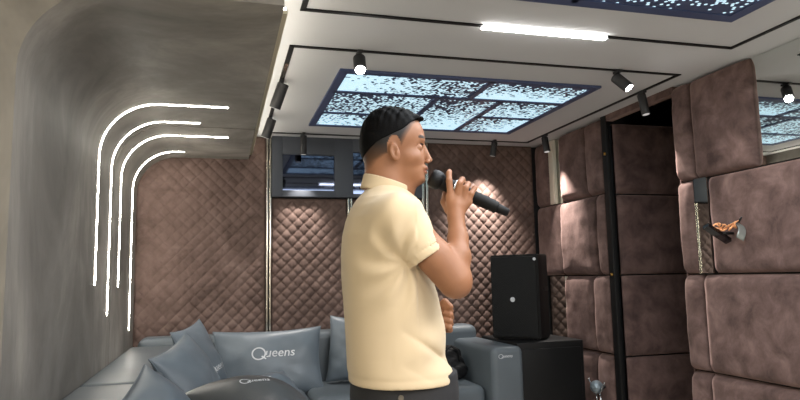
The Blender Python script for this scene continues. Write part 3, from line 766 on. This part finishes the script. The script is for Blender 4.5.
# key joints
SHR, SHL = L(401, 216, -.165), L(396, 214, .175)
ELR, WRR = L(455, 281, -.165), L(456, 217, -.085)
ELL, WRL = L(396, 300, .27), L(434, 318, .13)
HEADC = L(393, 141, 0)
def tz(py, b=0): return L(400, py, b)[2]
def head(g, grow=0.0, face=True):
    c = np.array(L(390.5, 139)); G = grow
    rot = None
    g.ell(c, (.089+G, .074+G, .088+G), .02)                                  # cranium
    g.ell(L(402, 139), (.066+G, .066+G, .075+G), .02)                        # forehead
    g.ell(L(384, 150), (.066+G, .066+G, .066+G), .02)                        # occiput
    if not face: return
    g.ell(L(406.5, 160), (.053, .057, .060), .02)                            # mid face
    g.ell(L(410, 174), (.042, .044, .032), .018)                             # jaw
    g.ell(L(418.5, 180), (.019, .026, .014), .014)                           # chin
    g.cone(L(421, 139, .030), L(421, 139, -.030), .0085, .0085, .010)        # brow
    g.cone(L(423.8, 148), L(428.8, 159.5), .0075, .0095, .008)               # nose
    g.ell(L(427.6, 161.5, -.010), (.008, .007, .006), .004); g.ell(L(427.6, 161.5, .010), (.008, .007, .006), .004)
    g.ell(L(429.6, 160), (.008, .008, .007), .004)
    g.cone(L(424.6, 167.5, .016), L(424.6, 167.5, -.016), .0075, .0075, .006)
    for sgn in (-1, 1):
        g.ell(L(419.5, 147.5, .033*sgn), (.012, .015, .010), .010, op='x')   # eye sockets
        g.ell(L(411, 158, .036*sgn), (.026, .024, .018), .018)               # cheeks
        e = L(418.0, 147.8, .031*sgn)
        g.ell(e, (.0125, .0125, .0125), .003)                                # eye ball under the lids
    g.ell(L(426.3, 169.0), (.0060, .020, .0036), .004); g.ell(L(425.6, 172.8), (.0062, .018, .0042), .004)   # lips
    g.cone(L(429.5, 171, .02), L(429.5, 171, -.02), .0016, .0016, .003, op='x')
    for sgn in (-1, 1):                                                      # ears
        ec = L(394.5, 152.5, .070*sgn)
        rt = np.array(((math.cos(.25), 0, math.sin(.25)), (0, 1, 0), (-math.sin(.25), 0, math.cos(.25)))).T
        g.ell(off(ec, db=.006*sgn), (.0155, .009, .028), .006, rot=rt)
        g.ell(off(ec, da=.002, db=.016*sgn, dz=.002), (.0095, .008, .020), .004, rot=rt, op='x')
        g.ell(off(ec, da=.007, db=.009*sgn, dz=-.004), (.005, .005, .008), .003)
def finger(g, pts, r0, r1):
    n_ = len(pts)-1
    for i in range(n_): g.cone(pts[i], pts[i+1], r0+(r1-r0)*i/n_, r0+(r1-r0)*(i+1)/n_, .003)

def wave(X, Y, Z):
    m = np.clip((tz(215)-Z)/.1, 0, 1)
    x = X*.9+Y*.25; dg = np.clip(1-np.abs(Z-tz(340)-.0+(X-.05)*.6)/.16, 0, 1)
    w1 = .0065*np.sin((Z*26+x*20)+1.3*np.sin(Z*9+X*11))*np.clip((X+.02)/.10, 0, 1)
    w2 = .0075*np.sin(Z*40-X*22+2)*np.clip(1-np.abs(Z-tz(355))/.14, 0, 1)*np.clip((X+.03)/.1, 0, 1)
    w3 = .0055*np.sin(X*34+Y*20+Z*7)*np.clip(1-np.abs(Z-tz(300))/.2, 0, 1)
    w4 = .013*((1-np.abs(np.sin((Z*.75+X*.65)*26+1.2*np.sin(Z*14+Y*9))))**2-.3)*dg*np.clip((X+.01)/.08, 0, 1)
    return m*(w1+w2+w3+w4)*np.clip((Z-tz(378))/.07, .12, 1)
def row(py, x0, x1, hb, b=0.0):
    c = L((x0+x1)/2, py, 0); ha = (x1-x0)/2*DIST/F*1.0
    # the silhouette half-width of a turned ellipse -> its own half depth
    ha = math.sqrt(max(ha*ha-(hb*fb)**2, .03**2))/fa
    return (c[2], c[0], b, ha, hb)
tab = [row(187, 368, 400, .064), row(190, 365, 404, .076), row(195, 360, 411, .100), row(201, 354.5, 417, .135), row(209, 349.5, 421, .160), row(220, 345, 425, .178), row(235, 342, 429, .184), row(255, 341, 432, .182),
       row(280, 341.5, 431, .178), row(305, 343, 433.5, .174), row(330, 345, 439.5, .172), row(352, 347, 446, .174), row(368, 348.5, 450, .177), row(374, 349.5, 451, .178), row(380, 350, 451, .178)]
g = SDF((-.27, -.36, 0.0), (.34, .40, 1.75), .0032)
head(g)
g.cone(L(388, 186, 0), L(390, 158, .0), .060, .055, .02)          # neck
g.cone(L(380, 183, 0), L(383, 160, .0), .048, .048, .02)
g.cone(L(403, 190), L(407, 176), .036, .030, .02)
# trunk under the shirt
g.slices([(q_[0]-(.006 if q_[0] > 1.30 else 0), q_[1], q_[2], q_[3]-.017, q_[4]-.017) for q_ in tab]+[(tab[-1][0]-.06, 0, 0, .125, .145), (tab[-1][0]-.14, 0, 0, .12, .145)], .02, TW, 2.25, wave=wave)
for (SH, EL, s_) in ((SHR, ELR, -1), (SHL, ELL, 1)):
    g.ell(SH, (.052, .052, .055), .03); g.cone(SH, EL, .047, .041, .02)
up1 = tuple(np.array(SHR)*.35+np.array(ELR)*.65); g.cone(up1, ELR, .046, .040, .02)
# right forearm, upright
m1_ = L(457.5, 257, -.14); m2_ = L(458, 238, -.11)
g.cone(ELR, m1_, .037, .035, .015); g.cone(m1_, m2_, .035, .027, .012); g.cone(m2_, WRR, .027, .0225, .012)
g.ell(L(459, 287, -.165), (.022, .024, .020), .02)
# left forearm across the belly
g.cone(ELL, WRL, .040, .026, .02)
# mic axis
MC0, MC1 = L(437, 180, -.045), L(508.5, 213, -.045)
def mic_at(t, db=0, dz=0, da=0):
    return (MC0[0]+(MC1[0]-MC0[0])*t+da, -.045+db, MC0[2]+(MC1[2]-MC0[2])*t+dz)
# right hand: back towards the camera, fingers over the microphone
g.cone(WRR, L(456, 206, -.082), .0225, .021, .01)
for i, (kx, ky, tx, ty) in enumerate(((450.5, 194, 448.5, 174), (457.5, 192.5, 459.5, 180), (464, 195, 466, 184), (469, 200, 473.0, 188.5))):
    g.cone(L(452+i*2.6, 212, -.080), L(kx, ky+2, -.084), .0125, .0105, .010)
k_ = [L(450.3, 192, -.086), L(449.2, 181, -.088), L(448.8, 173.5, -.073), L(449.5, 171.5, -.052)]; finger(g, k_, .0098, .0078)
k_ = [L(458, 192, -.087), L(459.5, 183.5, -.092), L(462.3, 179.5, -.074), L(463, 180.5, -.052)]; finger(g, k_, .0100, .0080)
k_ = [L(464.3, 194.5, -.086), L(465.8, 188, -.090), L(468, 184, -.073), L(468.7, 185, -.053)]; finger(g, k_, .0095, .0076)
k_ = [L(469, 200, -.084), L(471.2, 194, -.086), L(474.6, 188, -.071), L(475.5, 188, -.055)]; finger(g, k_, .0088, .0070)
k_ = [L(449, 210, -.070), L(444.5, 202, -.045), L(446, 193.5, -.020), L(451, 188, -.014)]; finger(g, k_, .0135, .0090)   # thumb behind
g.cone(L(452, 208, -.072), L(450, 197, -.078), .014, .012, .01)
# left hand loosely closed in front of the belly
g.cone(WRL, L(443, 317, .09), .024, .020, .01)
g.ell(L(443.5, 315, .07), (.022, .022, .034), .01)
for i, py in enumerate((306.5, 313, 319.5, 325.5)):
    q1 = L(444.5, py, .045); q2 = L(450.5-.5*abs(i-1), py+1.5, .040); q3 = L(451.5-.6*abs(i-1), py+4.5, .062); q4 = L(446, py+5, .078)
    finger(g, [q1, q2, q3, q4], .0092, .0072)
finger(g, [L(441, 305, .060), L(445, 301.5, .045), L(450.5, 306.5, .034)], .0105, .0085)
# legs inside the trousers, feet inside the shoes
for s_ in (-1, 1):
    hx = (.02*s_*-1*fb, .095*s_, .84); kx = (.02, .10*s_, .47); an = (-.01, .105*s_, .10)
    g.cone(hx, kx, .080, .056, .03); g.cone(kx, an, .052, .036, .02); g.cone(an, (.12, .125*s_, .05), .036, .03, .02)
me, vt = g.mesh('person', to_world)
# cropped-hair colouring of the sides and the nape, lips
hc = np.array(HEADC); z0 = lambda py: tz(py)
a_ = vt[:, 0]; z_ = vt[:, 2]; b__ = np.abs(vt[:, 1])
pa = 400+a_/DIST*F                     # rough picture column at his distance
A0 = lambda px: L(px, 150)[0]
def interp_line(z, pts):               # front limit of hair as a function of height
    zz = np.array([tz(p[1]) for p in pts]); aa = np.array([A0(p[0]) for p in pts]); o = np.argsort(zz)
    return np.interp(z, zz[o], aa[o])
front = interp_line(z_, [(424, 117), (422, 122), (414, 128), (411, 134), (407, 140), (403, 148), (399, 154), (386, 158), (378, 163), (372, 170), (366, 174)])
low = np.clip((z_-tz(172))/.035, 0, 1)
fade = np.clip((front-a_)/.018, 0, 1)*low
up_ = np.clip((z_-tz(150))/.05, 0, 1)
fade = fade*(.30+.70*np.clip((z_-tz(168))/(tz(147)-tz(168)), 0, 1))
ear = ((a_-A0(394.5))/.020)**2+((z_-tz(151.5))/.034)**2 < 1
fade[ear & (b__ > .066)] = 0
brow = (np.abs(z_-(tz(139.5)-.15*np.maximum(b__-.03, 0))) < .0042) & (b__ > .010) & (b__ < .048) & (a_ > A0(411)) & (z_ > 1.5)
fade = fade**.55
fade[brow] = .9
lash = (np.abs(z_-tz(146.6)) < .0022) & (b__ > .018) & (b__ < .046) & (a_ > A0(419.8))
fade[lash] = .9
at = me.attributes.new('fade', 'FLOAT', 'POINT'); at.data.foreach_set('value', fade.astype(np.float32))
lip = ((np.abs(z_-tz(171)) < .0085) & (a_ > A0(421)) & (b__ < .022)).astype(np.float32)*.4
at = me.attributes.new('lip', 'FLOAT', 'POINT'); at.data.foreach_set('value', lip)
man = link('person', me, 'skin')
tag(man, 'man in a cream polo shirt and dark trousers singing into a black microphone', 'person')

# eyes
for s_ in (-1, 1):
    e = L(418.0, 147.8, .031*s_)
    bm = bmesh.new(); bmesh.ops.create_uvsphere(bm, u_segments=16, v_segments=12, radius=.0112)
    for v in bm.verts: v.co = Vector(to_world([list(Vector(e)+v.co)])[0])
    ev = obj('eye', bm, 'eye_white', man, smooth=True)
    bm = bmesh.new(); bmesh.ops.create_uvsphere(bm, u_segments=12, v_segments=8, radius=.0062)
    for v in bm.verts: v.co = Vector(to_world([list(Vector(off(e, da=.0060))+v.co)])[0])
    obj('iris', bm, 'iris', ev, smooth=True)

# hair: thick on top, thinning to nothing above the ears and the nape
g = SDF((-.14, -.12, 1.50), (.14, .12, 1.78), .003)
head(g, 0.0, False)
sl, X, Y, Z = g.sub((-1, -1, 0), (1, 1, 3))
tz_ = np.clip((Z-tz(136))/(tz(112)-tz(136)), 0, 1)
wav = .0018*np.sin(X*190+Z*60)*np.sin(Y*170)+.0012*np.sin(X*330-Y*200)
thick = .0020+.0065*tz_+wav*tz_*1.3
base = g.F.copy()
g.F[:] = base-thick
g.cone(L(418, 118.5, .03), L(418, 118.5, -.03), .009, .009, .012)     # quiff
g.cone(L(421.5, 118.8, .022), L(422.0, 119.3, -.022), .0065, .0065, .008)
zz = np.array([tz(p) for p in (110, 117, 121.5, 127, 131, 135, 139, 146, 154, 162)])
aa = np.array([A0(p) for p in (440, 440, 419, 411, 407, 402, 393, 378, 368, 360)]); o_ = np.argsort(zz)
lim = np.interp(Z, zz[o_], aa[o_])
g.F = np.maximum(g.F, (X-lim)*.7).astype(np.float32)
g.F = np.maximum(g.F, -(base+.006)).astype(np.float32)
me, _ = g.mesh('hair', to_world)
link('hair', me, 'hair', man)

# polo shirt
g = SDF((-.22, -.33, .84), (.24, .36, 1.56), .0038)
g.slices(tab, .0, TW, 2.25, wave=wave)
HR = L(428.5, 257.5, -.168)
HL = tuple(np.array(SHL)*.42+np.array(ELL)*.58)
sl, X, Y, Z = g.sub((-1, -1, 0), (1, 1, 3))
for (HP, SH, sr) in ((HR, SHR, .059), (HL, SHL, .058)):
    gs = SDF((-.22, -.33, .84), (.24, .36, 1.56), .0038)
    gs.ell(off(SH, da=-.010, dz=-.006), (.060, .055, .058), .05); gs.cone(off(SH, da=-.004, dz=-.010), tuple(np.array(HP)*1.15-np.array(SH)*.15), sr, .054, .05)
    ax = np.array(HP)-np.array(SH); ax /= np.linalg.norm(ax)
    t = (X-HP[0])*ax[0]+(Y-HP[1])*ax[1]+(Z-HP[2])*ax[2]
    q = np.sqrt(np.maximum((X-HP[0])**2+(Y-HP[1])**2+(Z-HP[2])**2-t*t, 0))
    gs.F += (.0025*np.exp(-((t+.022)/.0035)**2)+.0022*np.sin(t*75+X*50)*np.clip(-t/.05, 0, 1)).astype(np.float32)
    gs.F = np.maximum(gs.F, t)
    gs.F = np.maximum(gs.F, -np.maximum(q-.0480, -(t+.035))).astype(np.float32)
    A = g.F; kk = .045*np.clip((-t-.03)/.06, .02, 1); hh = np.maximum(kk-np.abs(A-gs.F), 0)/kk
    g.F = (np.minimum(A, gs.F)-hh*hh*kk*.25).astype(np.float32)
# folds fanning from the armpit
ap = L(405, 262, -.15)
rr = np.sqrt((X-ap[0])**2+(Z-ap[2])**2+1e-6); th = np.arctan2(Z-ap[2], X-ap[0])
g.F[sl] += (.0050*np.sin(th*8+rr*25)*np.exp(-((rr-.09)/.055)**2)*np.clip(-Y/.05, 0, 1)*(X < ap[0]+.03)).astype(np.float32)
# open hem
inner = SDF((-.22, -.33, .84), (.24, .36, 1.56), .0038)
inner.slices([(r0[0], r0[1], r0[2], r0[3]-.010, r0[4]-.010) for r0 in tab], .0, TW, 2.25, wave=wave)
zh = tab[-1][0]
g.F = np.where(Z < zh+.05, np.maximum(g.F, -inner.F), g.F).astype(np.float32)
g.F += (.0014*np.exp(-((Z-zh-.022)/.006)**2)*(Z < zh+.05)).astype(np.float32)
# neck opening
g.cone(L(386, 196, 0), L(391, 165, 0), .054, .064, .004, op='x')
me, _ = g.mesh('polo_shirt', to_world)
shirt = link('polo_shirt', me, 'shirt', man)
# collar: folded band round the neck
def collar():
    g = SDF((-.16, -.16, 1.38), (.16, .16, 1.60), .003)
    a0 = np.array(L(384.5, 197, 0)); a1 = np.array(L(388.5, 174, 0)); d = a1-a0; H_ = np.linalg.norm(d); d /= H_
    sl, X, Y, Z = g.sub((-1, -1, 0), (1, 1, 3))
    t = (X-a0[0])*d[0]+(Z-a0[2])*d[2]
    qx = X-a0[0]-t*d[0]; qz = Z-a0[2]-t*d[2]
    q = np.sqrt(qx*qx*.86+Y*Y+qz*qz)
    rad = .068-.10*(t-.0); rad = np.where(t > .045, .0635, rad)
    sh = np.abs(q-rad)-.0035
    tilt = X*.34
    top = (Z-(L(384, 185)[2]-tilt*.95)); bot = (L(384, 201)[2]-tilt*1.0)-Z
    d_ = np.maximum(sh, np.maximum(top, bot))
    g.F[sl] = d_
    me, _ = g.mesh('collar', to_world)
    return link('collar', me, 'shirt', shirt)
collar()

# trousers
g = SDF((-.24, -.28, .04), (.26, .28, .97), .006)
tr = [(zh+.03, .0, 0, .148, .160), (zh-.03, .0, 0, .152, .166), (zh-.12, -.005, 0, .148, .170), (zh-.20, -.005, 0, .135, .168)]
g.slices(tr, .03, TW, 2.2)
for s_ in (-1, 1):
    g.cone((.0, .088*s_, .72), (.02, .10*s_, .47), .098, .078, .03); g.cone((.02, .10*s_, .47), (-.01, .105*s_, .09), .078, .066, .02)
sl, X, Y, Z = g.sub((-1, -1, 0), (1, 1, 3))
g.F += (.004*np.sin(Z*45+X*30)*np.clip((.75-Z)*4, 0, 1)).astype(np.float32)
g.F = np.maximum(g.F, .065-Z).astype(np.float32)
me, _ = g.mesh('trousers', to_world)
tro = link('trousers', me, 'trousers', man)
b0 = L(401, 397.5, -.170)
bp = [to_world([list(off(b0, db=-.004))])[0], to_world([list(off(b0, db=-.012))])[0]]
obj('pocket_button', tube([tuple(x) for x in bp], .007, 16), 'button', tro)
for s_ in (-1, 1):
    g = SDF((-.12, -.3, 0), (.28, .3, .14), .004)
    g.ell((-.015, .107*s_, .045), (.055, .042, .045), .02); g.ell((.09, .118*s_, .035), (.10, .046, .036), .03)
    g.F = np.maximum(g.F, .004-(g.lo[2]+g.h*np.arange(g.n[2]))[None, None, :]).astype(np.float32)
    me, _ = g.mesh('shoe', to_world); link('shoe', me, 'shoe', man)

# microphone in his right hand
def wpt(p): return Vector(to_world([list(p)])[0])
t = empty('microphone', wpt(mic_at(.45))); tag(t, 'black wireless handheld microphone held up to the man\'s mouth', 'microphone')
def mpart(name, ts, rs, m, auto=40, parent=t, seg=28):
    pts = [wpt(mic_at(a))-t.location for a in ts]
    return obj(name, tube(pts, rs, seg), m, parent, auto=auto)
mpart('grille', [-.105, -.10, -.075, -.03, .03, .075], [.012, .020, .0255, .0280, .0270, .0205], 'mic_grille')
mpart('body', [.075, .10, .13, .50, .70, .835, .845], [.0205, .0215, .0205, .0190, .0185, .0175, .0150], 'mic_black')
mpart('ring', [.225, .230, .275, .280], [.0205, .0250, .0250, .0205], 'silver')
mpart('antenna_tip', [.845, .86, .98, 1.0], [.0130, .0135, .0120, .0090], 'mic_black')
